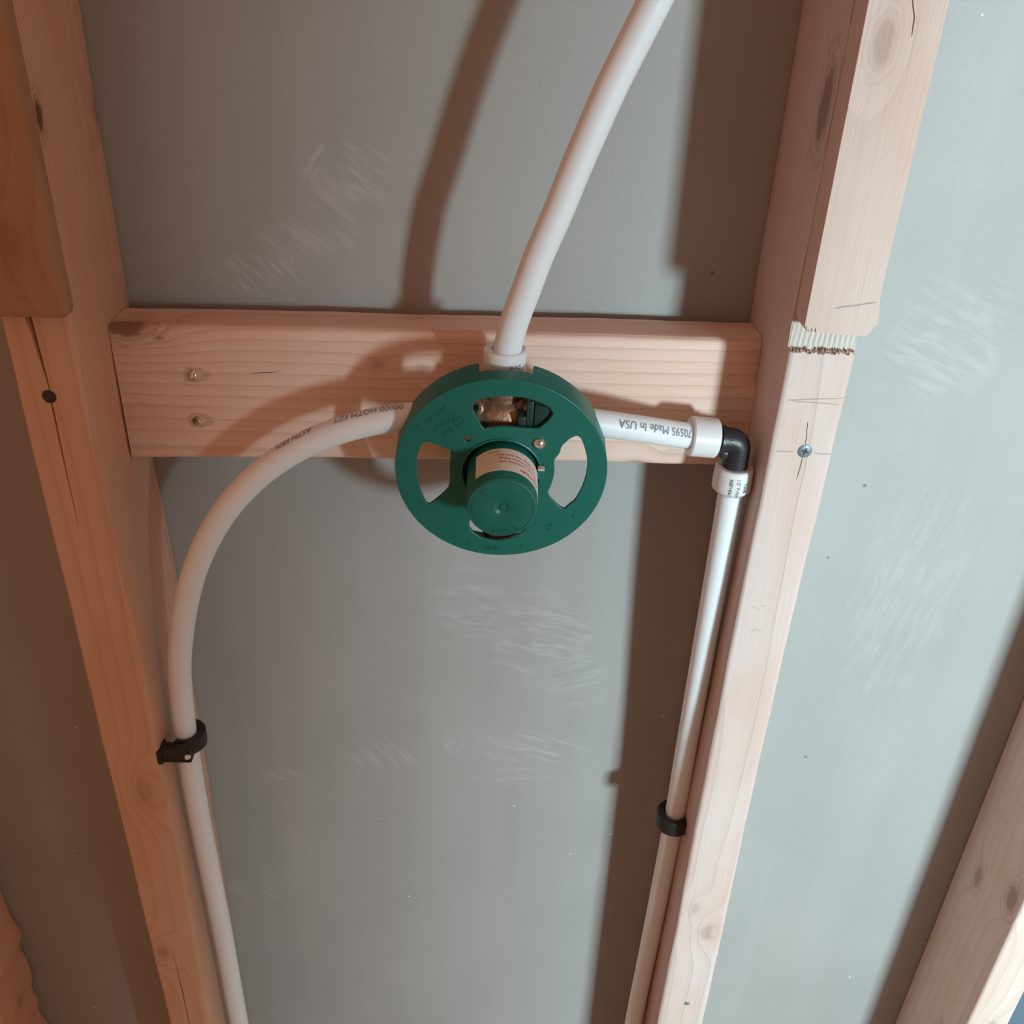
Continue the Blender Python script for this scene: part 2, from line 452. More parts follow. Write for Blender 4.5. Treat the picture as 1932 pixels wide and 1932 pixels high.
for sx, sz in ((.4005, -.162), (.4035, -.1635), (.4065, -.161), (.403, -.181), (.4055, -.180), (.4083, -.1815)):
    rmark('grey_smudge', seg((sx - .0012, -D, sz + .0004), (sx + .0015, -D, sz - .0006), 3), .0007, M_smudge)
# torn fibres along the band's lower lip and the exposed pale wood
V = []; F = []
nb = 26
for k in range(nb + 1):
    x = .3925 + .0372 * k / nb
    V += [(x, -D + .0031, .0128), (x, -D + .0031 + .0004 * (k % 2), .0215), (x, -D + .0031, .034)]
for k in range(nb): F += [(3 * k, 3 * k + 3, 3 * k + 4, 3 * k + 1), (3 * k + 1, 3 * k + 4, 3 * k + 5, 3 * k + 2)]
M_band = NT('sawn_band_wood'); _c = M_band.sep(M_band.coords())[0]
_w = M_band.M('ADD', .5, M_band.M('MULTIPLY', M_band.M('SINE', M_band.M('MULTIPLY', _c, 2100.)), .5))
M_band.base(M_band.mix(M_band.M('MULTIPLY', _w, .75), (.60, .58, .52), (.46, .43, .38)), .7)
obj('sawn_band', V, F, M_band.m, RS, smooth=False, label='pale freshly sawn band')
V = []; F = []
M_fibre = plain('torn_fibre', (.42, .27, .22), .8)
for k in range(46):
    x = .3928 + .0362 * random.random(); z = .0131 + random.uniform(-.0006, .0005); l = random.uniform(.0008, .0034); wv = random.uniform(.0003, .0008)
    i = len(V)
    V += [(x - wv, -D + .0002, z - l * .5), (x + wv, -D + .0001, z - l * .3), (x + random.uniform(-.001, .001), -D + random.uniform(-.0012, .002), z + l * .55), (x, -D + .003, z)]
    F += [(i, i + 1, i + 2), (i + 1, i + 3, i + 2), (i + 3, i, i + 2)]
tag(obj('torn_fibre', V, F, M_fibre, RS, smooth=False), kind='stuff')

M_far = wood('far_stud_wood', 'z', 8.2, knots=[(.6675, -.031, -.491, .0068, .45), (.6675, -.076, -.462, .0085, .55), (.69, -.089, -.62, .006, .3), (.668, -.06, -.66, .004, .2)], pith=(-.55, .2), freq=110, light=(.72, .63, .57), dark=(.56, .45, .38), org=(.687, -.0445, ZB))
o = timber('wall_stud', (.687, -.0445, ZB), .668, .706, -D, 0, ZB, ZT, M_far, fn=lambda p: Vector((p.x - .0012 * (p.z + .5), p.y, p.z)))
tag(o, 'pine wall stud at the far right edge with two brown knots on its side', 'stud', 'wall studs')
def fl_fn(p):
    x = p.x + (wob(p.z, 2, .0022) + .0015 * math.sin(p.z * 120) if p.x > -.225 and p.y > -.05 else 0)
    return Vector((x, p.y, p.z))
o = timber('wall_stud', (-.224, -.0445, ZB), -.243, -.205, -.06, 0, ZB, ZT, wood('outer_left_stud_wood', 'z', 12.2, knots=[(-.204, -.03, -.68, .006, .3)], pith=(.2, .0), org=(-.224, -.0445, ZB)), fn=fl_fn)
tag(o, 'wavy-edged wall stud cut off by the lower left corner, in deep shadow', 'stud', 'wall studs')

# ------------------------------------------------------------------ furring strips on the stud fronts
def fur_fn(p):
    x, y, z = p.x + wob(p.z, 6, .0002), p.y, p.z
    t = (p.x - .392) / .038
    if z < .062:
        lo = .0300 - .0022 * t + (.0007 * math.sin(p.x * 2500) if t < .55 else 0) + .0009 * (t < .28) * math.sin(p.x * 1500)
        lo += .0085 * max(0, (t - .88) / .12)
        z = lo + (z - .029) * (.062 - lo) / (.062 - .029)
        x += .0035 * max(0, (t - .7) / .3) * max(0, 1 - abs(z - .037) / .012)
    return Vector((x, y, z))
M_fur = wood('right_furring_wood', 'z', 15.7, knots=[(.4035, -.103, .169, .0062, .30)], pith=(-.41, .02), freq=120, light=(.64, .54, .49), dark=(.52, .41, .34), org=(.411, -.094, .03))
def outline_board(name, P, y0, y1, mat, org, r):
    bm = bmesh.new()
    f = bm.faces.new([bm.verts.new((x, y0, z)) for x, z in P])
    g = bmesh.ops.extrude_face_region(bm, geom=[f])
    for v in [e for e in g['geom'] if isinstance(e, bmesh.types.BMVert)]: v.co.y = y1
    bmesh.ops.recalc_face_normals(bm, faces=bm.faces)
    long = [e for e in bm.edges if abs(e.verts[0].co.z - e.verts[1].co.z) > .2 and max(v.co.y for v in e.verts) < y0 + 1e-4]
    bev(bm, r, 3, long)
    return from_bm(name, bm, mat, None, org)
FP = [(.3925, ZT), (.3925, .0345), (.3930, .0322), (.3934, .0312), (.3938, .0330), (.3943, .0298), (.3952, .0305), (.3958, .0288), (.3964, .0300), (.3969, .0318), (.3975, .0292), (.3984, .0296), (.3990, .0318), (.3996, .0287),
      (.4012, .0290), (.4030, .0284), (.4070, .0286), (.4120, .0281), (.4200, .0279), (.4262, .0276), (.4275, .0283), (.4284, .0296), (.4310, .0335), (.4318, .0352), (.4312, .0405), (.4302, .0460), (.4297, .0520), (.4297, ZT)]
o = outline_board('furring_strip', FP, -.1035, -.0858, M_fur, (.411, -.094, .03), .0012)
tag(o, 'pale furring strip on the right stud with round knot, pencil line and chipped lower corner', 'board', 'furring strips on the studs')
FR = o
strip('pencil_mark', seg((.4065, -.1035, .0425), (.4285, -.1035, .0465), 6), .0007, (0, -1, 0), M_pencil, FR)
strip('crack_line', seg((.4118, -.1035, .200), (.4130, -.1035, .186), 4) + seg((.4152, -.1035, .180), (.4160, -.1035, .1715), 4), .0005, (0, -1, 0), M_split, FR)
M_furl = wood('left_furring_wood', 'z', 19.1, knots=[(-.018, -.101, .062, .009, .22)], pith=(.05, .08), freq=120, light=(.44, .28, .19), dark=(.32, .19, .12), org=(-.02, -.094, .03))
bm = box_bm(-.046, .0042, -.103, -.0888, .0235, ZT, 0)
bev(bm, .0045, 4)
o = from_bm('furring_strip', bm, M_furl, org=(-.02, -.094, .03))
tag(o, 'shaded furring strip on the left stud, its rounded end above the split', 'board', 'furring strips on the studs')

# ------------------------------------------------------------------ blocking between the studs
BY0, BY1 = -.0425, -.0068
def blk_fn(p):
    x, y, z = p.x, p.y, p.z
    t = (x - .0) / .392
    z += (.0005 + .0042 * math.sin(min(1, t * 1.3) * math.pi / 2)) * (1 if z < -.045 else .35)
    if y > BY1 - .004 and z > -.02: z += .0
    if x > .375 and y < BY0 + .006 and z > -.03: y += .004 * ((x - .375) / .017) ** 2
    return Vector((x, y + wob(x, 3, .00012), z + wob(x, 5, .00022)))
M_blk = wood('blocking_wood', 'x', 22.5, knots=[(.0105, -.041, -.0005, .0085, .75), (.0295, -.041, -.0075, .0025, .55), (.158, -.041, -.021, .0032, .35), (.345, -.041, -.075, .004, .2), (.322, -.041, -.083, .0028, .35), (.012, -.022, .003, .004, .3)], pith=(.08, .05), freq=135, light=(.82, .63, .54), dark=(.55, .36, .27), org=(.196, -.022, -.0445), warp=.003)
o = timber('blocking_board', (.196, -.022, -.0445), .0004, .3916, BY0, BY1, -.0895, -.0003, M_blk, r=.0042, axis='x', fn=blk_fn, nf=26, dz=.004)
tag(o, 'horizontal pine blocking board nailed between the two studs behind the green valve guard', 'board')
BL = o
strip('split_line', seg((.0535, BY0, -.0305), (.100, BY0, -.0268), 8, .0001), .0004, (0, -1, 0), M_split, BL)
# angled screw pockets: a shallow trough torn out of the face with a lip
def pocket(x, z, rx, rz, mat):
    V = []; F = []; n = 28
    for k in range(3):
        rr = (1.18, 1.0, .45)[k]; yy = (BY0 - .0001, BY0 - .00045, BY0 - .00015)[k]
        for i in range(n):
            a = 2 * math.pi * i / n; j = 1 + .10 * math.sin(3 * a + x * 300) + .07 * math.sin(7 * a)
            V.append((x + rx * rr * j * math.cos(a), yy, z + rz * rr * j * math.sin(a)))
    for k in range(2):
        for i in range(n): F.append((k * n + i, k * n + (i + 1) % n, (k + 1) * n + (i + 1) % n, (k + 1) * n + i))
    F.append(tuple(2 * n + i for i in range(n)))
    return V, F
M_pocket = wood('pocket_wood', 'x', 3.1, pith=(.02, .02), freq=500, light=(.68, .50, .38), dark=(.34, .20, .12), org=(.196, -.022, -.0445))
for (px, pz) in ((.0480, -.0303), (.0470, -.0607)):
    V, F = pocket(px, pz, .0072, .0044, M_pocket); obj('screw_pocket', V, F, M_pocket, BL)

# ------------------------------------------------------------------ screws
def screw(loc, nrm, r, mat, label, group=None, tilt=0., dome=.0006, cross=True):
    A = Vector(nrm).normalized(); root = thing('screw', loc, label, 'screw', group)
    prof = [(-.012, .0012), (-.003, .0015), (-.0004, r * .97), (0., r), (dome * .5, r * .9), (dome, r * .5), (dome, 0)]
    from_bm('screw_head', lathe(prof, loc, A, n=32), mat, root)
    if cross:
        V = []; F = []
        U = A.orthogonal().normalized(); W = A.cross(U)
        for q in range(2):
            u, w = (U, W) if q == 0 else (W, U)
            u2 = (u * math.cos(.5) + w * math.sin(.5) * (1 if q == 0 else -1)); w2 = A.cross(u2)
            i = len(V); h = dome + .00004 + q * .00002
            V += [Vector(loc) + A * h + u2 * (a * r * .5) + w2 * (b * r * .13) for a, b in ((-1, -1), (1, -1), (1, 1), (-1, 1))]
            F.append((i, i + 1, i + 2, i + 3))
        obj('cross_recess', V, F, M_recess, root, smooth=False)
    return root
screw(Vector((.4125, -D - .0001, -.0489)), (0, -1, 0), .0043, M_greyscrew, 'grey cross-head screw flush in the right stud beside the elbow')
screw(Vector((.4118, -D - .0001, -.586)), (0, -1, 0), .0024, M_greyscrew, 'small dark grey screw low on the right stud at the bottom edge', cross=False)
screw(Vector((-.0208, -D - .0001, -.0263)), (0, -1, 0), .0040, M_darkscrew, 'dark screw head sunk in the split of the left stud', cross=False)
screw(Vector((.0458, BY0 - .0006, -.0301)), (-.35, -1, .35), .0036, M_chrome, 'shiny round screw head in the upper pocket of the blocking board', dome=.0016, cross=False)
screw(Vector((.0442, BY0 - .0005, -.0605)), (-.35, -1, .35), .0030, M_goldscrew, 'dull yellowish screw head in the lower pocket of the blocking board', dome=.0008)

# ------------------------------------------------------------------ pipes
PR = .00795
# upper riser
pr = [(.2350, -.0800, -.012), (.2351, -.082, .0031), (.2372, -.0845, .0174), (.2407, -.087, .031), (.2450, -.0895, .0451), (.2502, -.092, .063), (.2583, -.093, .0841), (.2660, -.094, .1069), (.2723, -.095, .1239), (.2802, -.096, .1448), (.2884, -.097, .1634), (.2968, -.098, .1823), (.318, -.10, .232), (.338, -.10, .30), (.345, -.095, .40), (.345, -.08, .6)]
pa = Path(pr)
root = thing('water_pipe', (.235, -.08, -.012), 'translucent white pipe curving up and right from the top of the valve', 'pipe', 'white water pipes')
tube('pipe_wall', pa, PR, M_pipe, root)
# left supply: leaves the valve, arches over and runs down the left stud
pl_ = [(.205, -.085, -.0335), (.190, -.085, -.0338), (.1736, -.085, -.0356), (.1566, -.0837, -.0400), (.1387, -.0825, -.0464), (.1190, -.0813, -.0560), (.0932, -.08, -.0744), (.0704, -.0783, -.0986), (.0521, -.0766, -.1266), (.0385, -.0749, -.1560), (.0286, -.0731, -.1860), (.0215, -.0714, -.2152), (.0176, -.0700, -.2370), (.0144, -.0685, -.2680), (.0128, -.0690, -.3180), (.0125, -.0695, -.3788), (.0125, -.0668, -.4687), (.0125, -.0645, -.5469), (.0125, -.0640, -.6505), (.0125, -.062, -.80), (.0125, -.06, -1.15)]
pl = Path(pl_)
root = thing('water_pipe', (.0125, -.06, -1.15), 'white pipe arching left from the valve and down the left stud, with small printing', 'pipe', 'white water pipes')
tube('pipe_wall', pl, PR, M_pipe, root)
def pipe_print(path, body, s0, ang, size, parent, flip, mat=M_ink):
    def fn(u, v, w):
        s = s0 + (-u if flip else u) * .88; a = ang + (v if flip else -v) / PR * 1.0
        return path.surf(s, a, PR + .0004)
    wrap_text('printing', body, size, fn, mat, parent)
# stub between valve and elbow
ph_ = [(.262, -.085, -.0335), (.280, -.085, -.0348), (.2956, -.084, -.0372), (.3157, -.080, -.0414), (.3397, -.072, -.0483), (.352, -.0675, -.0515), (.362, -.0665, -.0530)]
ph = Path(ph_)
root = thing('water_pipe', (.300, -.083, -.038), 'short white pipe from the valve to the black elbow, printed Made in USA', 'pipe', 'white water pipes')
tube('pipe_wall', ph, PR, M_pipe, root)
STUB = root
# right supply: down the right stud
pv_ = [(.3795, -.0660, -.078), (.3800, -.0660, -.1035), (.3808, -.0630, -.2000), (.3822, -.0575, -.3220), (.3826, -.0560, -.4010), (.3812, -.0520, -.5560), (.3797, -.0480, -.6832), (.3795, -.046, -.85), (.3795, -.045, -1.15)]
pv = Path(pv_)
root = thing('water_pipe', (.3795, -.045, -1.15), 'straight white pipe running down the right stud below the black elbow', 'pipe', 'white water pipes')
tube('pipe_wall', pv, PR, M_pipe, root)

LP = [o for o in S.objects if o.get('label', '').startswith('white pipe arching')][0]
def s_of(path, x=None, z=None):
    return path.s[min(range(len(path.p)), key=lambda i: abs((path.p[i].x - x) if x is not None else (path.p[i].z - z)))]
pipe_print(ph, '70595 Made In USA', s_of(ph, x=.3235), math.radians(-36), .0068, STUB, True)
pipe_print(pl, '00000 HOTM EZT', s_of(pl, x=.158), math.radians(74), .0060, LP, False)
pipe_print(pl, 'ASTM F876', s_of(pl, x=.116), math.radians(74), .0060, LP, False)

# ------------------------------------------------------------------ black elbow with two expansion rings
root = thing('elbow_fitting', (.3795, -.066, -.053), 'black plastic elbow with two milky white rings in the corner of the right stud', 'fitting')
ec = Vector((.3795, -.0662, -.0545))
er = [ph.p[-1] * .5 + Vector((.352, -.0675, -.0515)) * .5]
R_E = .0078
hdir = (Vector((.3795, -.0662, -.0545)) - Vector((.352, -.0675, -.0515))).normalized()
_a, _b = ec - hdir * .0062, ec + Vector((0, 0, -.0062))
pts = [Vector((.355, -.0673, -.0519))] + [_a * (1 - t) ** 2 + ec * 2 * t * (1 - t) + _b * t * t for t in [k / 8 for k in range(9)]] + [Vector((.3796, -.066, -.085))]
class Raw(Path):
    def __init__(s, P, ref=Vector((0, -1, 0))):
        s.p = [Vector(p) for p in P]; s.s = [0.]
        for i in range(1, len(s.p)): s.s.append(s.s[-1] + (s.p[i] - s.p[i - 1]).length)
        s.t = [((s.p[min(i + 1, len(s.p) - 1)]) - s.p[max(i - 1, 0)]).normalized() for i in range(len(s.p))]
        s.u = []; u = ref
        for t in s.t: u = (u - t * u.dot(t)).normalized(); s.u.append(u)
tube('elbow_body', Raw(pts), R_E, M_black, root, wall=.002)
from_bm('elbow_shoulder', lathe([(-.0016, R_E + .0002), (-.0012, R_E + .0011), (.0012, R_E + .0011), (.0016, R_E + .0002)], ec - hdir * .0115, hdir, n=36), M_black, root)
# moulded boss on the inside corner
from_bm('elbow_boss', box_bm(ec.x - .0115, ec.x - .006, ec.y - .0045, ec.y + .0045, ec.z - .0105, ec.z - .005, .0012), M_black, root)
def ring_prof(L, ro, ri): return [(0, ri), (0, ro - .0008), (.0008, ro), (L - .0008, ro), (L, ro - .0008), (L, ri), (L - .001, ri - .0002), (.001, ri - .0002), (0, ri)]
hcs = Vector((.3480, -.0684, -.0509))
from_bm('expansion_ring', lathe(ring_prof(.0168, .0122, .0079), hcs, (hdir + Vector((0, 0, .03))).normalized(), n=48, caps=False), M_collar, root)
vtop = Vector((.3796, -.066, -.0715)); vdir = Vector((.0, 0, -1))
vr = from_bm('expansion_ring', lathe([(0, .0079), (0, .0108), (.0008, .0118), (.008, .0123), (.0150, .0122), (.0178, .0098), (.0182, .0079), (.0172, .0077), (.001, .0077), (0, .0079)], vtop, vdir, n=48, caps=False), M_collar, root)
def vring(ang):
    def fn(u, v, w):
        a = ang + v / .0123
        return vtop + Vector((math.sin(a) * .01252, -math.cos(a) * .01252, -.0098 - u))
    return fn
wrap_text('printing', 'NSF14/61', .0030, vring(math.radians(-18)), M_inkdark, root, bold=.00004)
wrap_text('printing', '1/2" F1960', .0030, vring(math.radians(3)), M_inkdark, root)
wrap_text('printing', 'TWB', .0030, vring(math.radians(25)), M_inkdark, root, bold=.00005)

# ------------------------------------------------------------------ pipe clamps
def c_ring(cx, cy, z0, z1, ri, ro, a0, a1, n=30, taper=True):
    R = []
    for k in range(n + 1):
        t = k / n; a = math.radians(a0 + (a1 - a0) * t); c, s = math.cos(a), math.sin(a)
        rr = ro; e = .0008
        R.append([(cx + c * ri, cy + s * ri, z0 + e), (cx + c * (ri + e), cy + s * (ri + e), z0), (cx + c * (rr - e), cy + s * (rr - e), z0), (cx + c * rr, cy + s * rr, z0 + e),
                  (cx + c * rr, cy + s * rr, z1 - e), (cx + c * (rr - e), cy + s * (rr - e), z1), (cx + c * (ri + e), cy + s * (ri + e), z1), (cx + c * ri, cy + s * ri, z1 - e)])
    return loft(R)
root = thing('pipe_clamp', (0, -.07, -.301), 'black plastic hook clamp with nailed foot holding the arching pipe to the left stud', 'clamp', 'black pipe clamps')
V, F = c_ring(.0135, -.0688, -.3075, -.2955, .0083, .0140, -115, 75); obj('clamp_hook', V, F, M_clamp, root)
bm = box_bm(.0002, .0215, -.0880, -.0795, -.3085, -.2955, .0013)
from_bm('clamp_foot', bm, M_clamp, root)
bm = box_bm(-.0026, .0016, -.0890, -.0760, -.3095, -.2965, .0010); from_bm('clamp_lip', bm, M_clamp, root)
from_bm('clamp_nail', lathe([(-.002, .0018), (.0004, .0021), (.0009, .0012), (.0009, 0)], Vector((.0195, -.0884, -.302)), (.55, -1, 0), n=24), M_label, root)
root = thing('pipe_clamp', (.392, -.064, -.395), 'black plastic hook clamp around the straight pipe on the right stud', 'clamp', 'black pipe clamps')
V, F = c_ring(.3818, -.0572, -.3992, -.3850, .0084, .0136, 92, 322); obj('clamp_hook', V, F, M_clamp, root)
bm = box_bm(.3870, .3918, -.0690, -.0625, -.3970, -.3855, .0010); from_bm('clamp_foot', bm, M_clamp, root)

# ------------------------------------------------------------------ shower valve with green plaster guard
GC = Vector((.2341, -.1010, -.0619))
GN = Vector((-.012, -.9940, -.1094)).normalized()
GX = Vector((.99993, -.0121, 0)).normalized(); GZ = GX.cross(GN) * -1
GZ = GN.cross(GX).normalized()
if GZ.z < 0: GZ = -GZ
def G(a, b, c=0.): return GC + GX * a + GZ * b + GN * c
VALVE = thing('shower_valve', tuple(GC), 'shower valve with brass body and round green plastic guard and cap', 'valve')
GR = .0614
def gobj(name, V, F, mat, parent=VALVE, smooth=True, label=None):
    return obj(name, [G(*v) for v in V], F, mat, parent, smooth=smooth, label=label)
def ginfo(curves, thick, bevel, name, mat, parent, label=None, c0=0.):
    cu = bpy.data.curves.new('tmp', 'CURVE'); cu.dimensions = '2D'; cu.fill_mode = 'BOTH'; cu.extrude = thick / 2 - bevel; cu.bevel_depth = bevel; cu.bevel_resolution = 2
    for pts in curves:
        sp = cu.splines.new('POLY'); sp.points.add(len(pts) - 1)
        for i, (a, b) in enumerate(pts): sp.points[i].co = (a, b, 0, 1)
        sp.use_cyclic_u = True
    ob = bpy.data.objects.new('tmp', cu); C.objects.link(ob)
    dg = bpy.context.evaluated_depsgraph_get(); me = ob.evaluated_get(dg).to_mesh()
    V = [v.co.copy() for v in me.vertices]; F = [tuple(p.vertices) for p in me.polygons]
    ob.evaluated_get(dg).to_mesh_clear(); bpy.data.objects.remove(ob); bpy.data.curves.remove(cu)
    return gobj(name, [(v.x, v.y, v.z - thick / 2 + c0) for v in V], F, mat, parent, label=label)
def smooth_poly(P, it=2):
    for _ in range(it):                                    # Chaikin corner cutting
        Q = []
        for i in range(len(P)):
            a, b = P[i], P[(i + 1) % len(P)]
            Q += [(a[0] * .8 + b[0] * .2, a[1] * .8 + b[1] * .2), (a[0] * .2 + b[0] * .8, a[1] * .2 + b[1] * .8)]
        P = Q
    return P
circ = lambda r, n, cx=0, cy=0: [(cx + r * math.cos(2 * math.pi * i / n), cy + r * math.sin(2 * math.pi * i / n)) for i in range(n)]
win_top = [(-.0176, .0462), (-.0138, .0488), (-.0076, .0503), (.0028, .0512), (.0131, .0505), (.0216, .0473), (.0259, .0447), (.0281, .0412), (.027, .0379), (.0244, .0345), (.0204, .0302), (.0126, .0302), (.002, .0309), (-.0072, .0301), (-.0111, .0285), (-.0151, .0366), (-.0176, .0422)]
win_left = [(-.0464, .0176), (-.0435, .0201), (-.0406, .02), (-.0278, .0143), (-.0269, .0118), (-.0292, .0112), (-.0293, -.0104), (-.0323, -.0151), (-.0418, -.0252), (-.0444, -.023), (-.0479, -.0131), (-.0494, -.0016), (-.0488, .0089)]
win_right = [(.0331, .0195), (.0377, .0252), (.0418, .0274), (.0447, .0256), (.0474, .019), (.0499, .0097), (.0499, .0009), (.0481, -.009), (.0447, -.0183), (.0409, -.0222), (.0389, -.0251), (.035, -.0239), (.0266, -.0142), (.0289, -.0082), (.0305, .0017), (.0293, .0103), (.0326, .0148)]
win_bot = [(-.0175, -.0305), (-.0188, -.0396), (-.0165, -.0443), (-.0103, -.0490), (-.0018, -.0508), (.0074, -.0488), (.0156, -.0425), (.019, -.035), (.0165, -.0285), (.008, -.0262), (-.001, -.0258), (-.010, -.0268)]
hub = circ(.0226, 64, 0, 0)
guard = ginfo([circ(GR - .0006, 128), smooth_poly(win_top), smooth_poly(win_left, 2), smooth_poly(win_right), smooth_poly(win_bot), hub, circ(.0023, 16, -.0195, .0224)], .0022, .0005, 'plaster_guard', M_green, VALVE)
# rim with the notch for the riser
R = []; n = 200
angs = sorted([2 * math.pi * i / n for i in range(n)] + [math.radians(a) for a in (74.6, 74.61, 103.6, 103.61)])
def deep(a):
    d = math.degrees(a)
    return .0100 if 74.605 < d < 103.605 else .0200
V = []; F = []; m = 7
for a in angs + [angs[0]]:
    c, s = math.cos(a), math.sin(a); dd = deep(a)
    for (r, h) in ((GR - .0022, -.0004), (GR - .0009, 0), (GR - .0002, -.0004), (GR, -.0012), (GR + .0004, -dd), (GR - .0014, -dd), (GR - .0020, -.0012)):
        V.append((r * c, r * s, h))
for i in range(len(angs)):
    for j in range(m): F.append((i * m + j, i * m + (j + 1) % m, (i + 1) * m + (j + 1) % m, (i + 1) * m + j))
gobj('guard_rim', V, F, M_green, guard)
# hub collar around the cap, behind the plate, and the dark clip blocks seen through the top window
def gl(name, prof, a, b, mat, parent, n=48, **kw):
    return from_bm(name, lathe(prof, G(a, b, 0), GN, up=GZ, n=n, **kw), mat, parent)
gl('hub_collar', [(-.012, .0226), (-.0016, .0226), (-.0006, .0234), (.0006, .0236), (.0009, .0230), (.0006, .0224), (-.012, .0222), (-.012, .0226)], 0, 0, M_green, guard, n=64, caps=False)
gl('hub_seat', [(-.0118, .0195), (-.0118, .0225), (-.0105, .0225), (-.0105, .0195), (-.0118, .0195)], 0, 0, M_dkgreen, guard, n=48, caps=False)
def gbox(name, a0, a1, b0, b1, c0, c1, mat, parent, r=.0004):
    bm = box_bm(a0, a1, b0, b1, c0, c1, r)
    for v in bm.verts: v.co = G(*v.co)
    return from_bm(name, bm, mat, parent)
gbox('guard_clip', .0130, .0170, .024, .0460, -.030, -.0030, M_dkgreen, guard)
gbox('guard_clip', .0175, .0310, .024, .0435, -.026, -.0030, M_dkgreen, guard)
gbox('guard_clip', .0085, .0128, .024, .0360, -.022, -.0030, M_dkgreen, guard)
gbox('guard_clip', -.0165, -.0145, .020, .0365, -.020, -.0030, M_dkgreen, guard)
gbox('guard_clip', -.0292, -.0230, -.011, .0110, -.012, -.0022, M_dkgreen, guard)
# cap
CR0, CR1, CL = .0202, .0196, .0345
capp = [(-.022, CR0 - .0004), (-.003, CR0), (0, CR0), (CL - .0012, CR1), (CL - .0004, CR1 - .0004), (CL, CR1 - .0014), (CL, .0046), (CL - .0002, .0040), (CL - .0013, .0026), (CL - .0013, .0017), (CL - .0006, .0012), (CL - .0001, .0008), (CL - .0001, .0)]
cap = from_bm('valve_cap', lathe(capp, G(.0006, 0, 0), GN, up=GZ, n=96), M_green, VALVE)
def on_cap(th, c, lift): 
    rr = CR0 + (CR1 - CR0) * c / CL + lift
    return (.0006 + rr * math.cos(th), rr * math.sin(th), c)
V = []; F = []; n = 90
for i in range(n + 1):
    th = math.radians(138 - 226 * i / n)
    sl = max(0, (i / n - .93) / .07) * .004
    for (c, l) in ((.0052, .0001), (.0052, .00028), (.0262 - sl, .00028), (.0262 - sl, .0001)): V.append(on_cap(th, c, l))
for i in range(n):
    for j in range(3): F.append((i * 4 + j, i * 4 + j + 1, (i + 1) * 4 + j + 1, (i + 1) * 4 + j))
lab = gobj('caution_label', V, F, M_label, cap, label='cream paper label with red caution printing')
def cap_text(body, th0, c0, size, bold=0.):
    def fn(u, v, w):
        return G(*on_cap(math.radians(th0) + u / CR0, c0 + v, .00034))
    wrap_text('printing', body, size, fn, M_redink, lab, bold=bold)
cap_text('CAUTION', 40, .0225, .0033, .00010)
cap_text('Pipe not compatible with', 60, .0180, .0026, .00003)
cap_text('or compression fittings', 63, .0148, .0026, .00003)
cap_text('or crimp ring assemblies', 66, .0116, .0026, .00003)
cap_text('(press)', 105, .0085, .0024)
# raised lettering and rim bead on the cap face
gl('face_bead', [(CL - .0001, .0186), (CL + .0003, .0183), (CL + .0003, .0179), (CL - .0001, .0176)], 0, 0, M_green, cap, n=80, caps=False)
def face_text(body, ang, rad, size):
    for k, ch in enumerate(body):
        a = math.radians(ang + (k - (len(body) - 1) / 2) * size * .95 / rad * 57.3)
        def fn(u, v, w, a=a):
            # letters stand with their feet on the outside of the circle
            return G(math.cos(a) * (rad + v) - math.sin(a) * u, math.sin(a) * (rad + v) + math.cos(a) * u, CL + .0001 + w)
        yield text_mesh(ch, size, .00005, .00026), fn
def join_text(items, name, mat, parent):
    V = []; F = []
    for (tv, tf), fn in items:
        b = len(V); V += [fn(v.x, v.y, v.z) for v in tv]; F += [tuple(i + b for i in f) for f in tf]
    return obj(name, V, F, mat, parent, smooth=False)
join_text(list(face_text('VALVE', -80, .0160, .0032)) + list(face_text('OR', 180, .0158, .003)) + list(face_text('IC', 130, .0155, .003)), 'raised_lettering', M_green, cap)['kind'] = 'stuff'
# raised lettering on the guard plate (upper left), ridge line, small marks lower right
def plate_text(body, a, b, rot, size):
    r = math.radians(rot)
    def fn(u, v, w): return G(a + math.cos(r) * u - math.sin(r) * v, b + math.sin(r) * u + math.cos(r) * v, .0001 + w)
    return text_mesh(body, size, .00003, .00030), fn
join_text([plate_text('VA WT', -.0370, .0372, 38, .0050), plate_text('LANVAR', -.0330, .0320, 38, .0046), plate_text('CO', -.0245, .0335, 38, .0052), plate_text('LINE', -.0315, .0262, 38, .0042),
           plate_text('UP', .0300, -.0385, 30, .0050), plate_text('ALLIN', -.004, -.0555, 0, .0036), plate_text('I', .0440, -.030, 0, .005), plate_text('I', .014, -.0545, 0, .005), plate_text('I', -.0185, -.0530, 0, .005)], 'raised_lettering', M_green, guard)['kind'] = 'stuff'
bm = box_bm(-.0052, .0052, -.0003, .0003, -.0003, .0005, .0001)
for v in bm.verts:
    r = math.radians(-51); v.co = G(-.0446 + math.cos(r) * v.co.x - math.sin(r) * v.co.y, .0265 + math.sin(r) * v.co.x + math.cos(r) * v.co.y, v.co.z)
from_bm('raised_line', bm, M_green, guard)
# guard screw and stop tab
sc = G(.0208, .0210, .0)
gs = from_bm('guard_screw', lathe([(-.004, .0016), (0, .0016), (0, .0035), (.0012, .0034), (.0024, .0022), (.0028, 0)], sc, GN, n=32), M_chrome, VALVE)
gbox('stop_tab', .0206, .0247, .0000, .0066, -.004, .0052, M_green, guard, .0003)
gbox('stop_tab_top', .0208, .0246, .0060, .0068, .0010, .0054, M_label, guard, .0002)
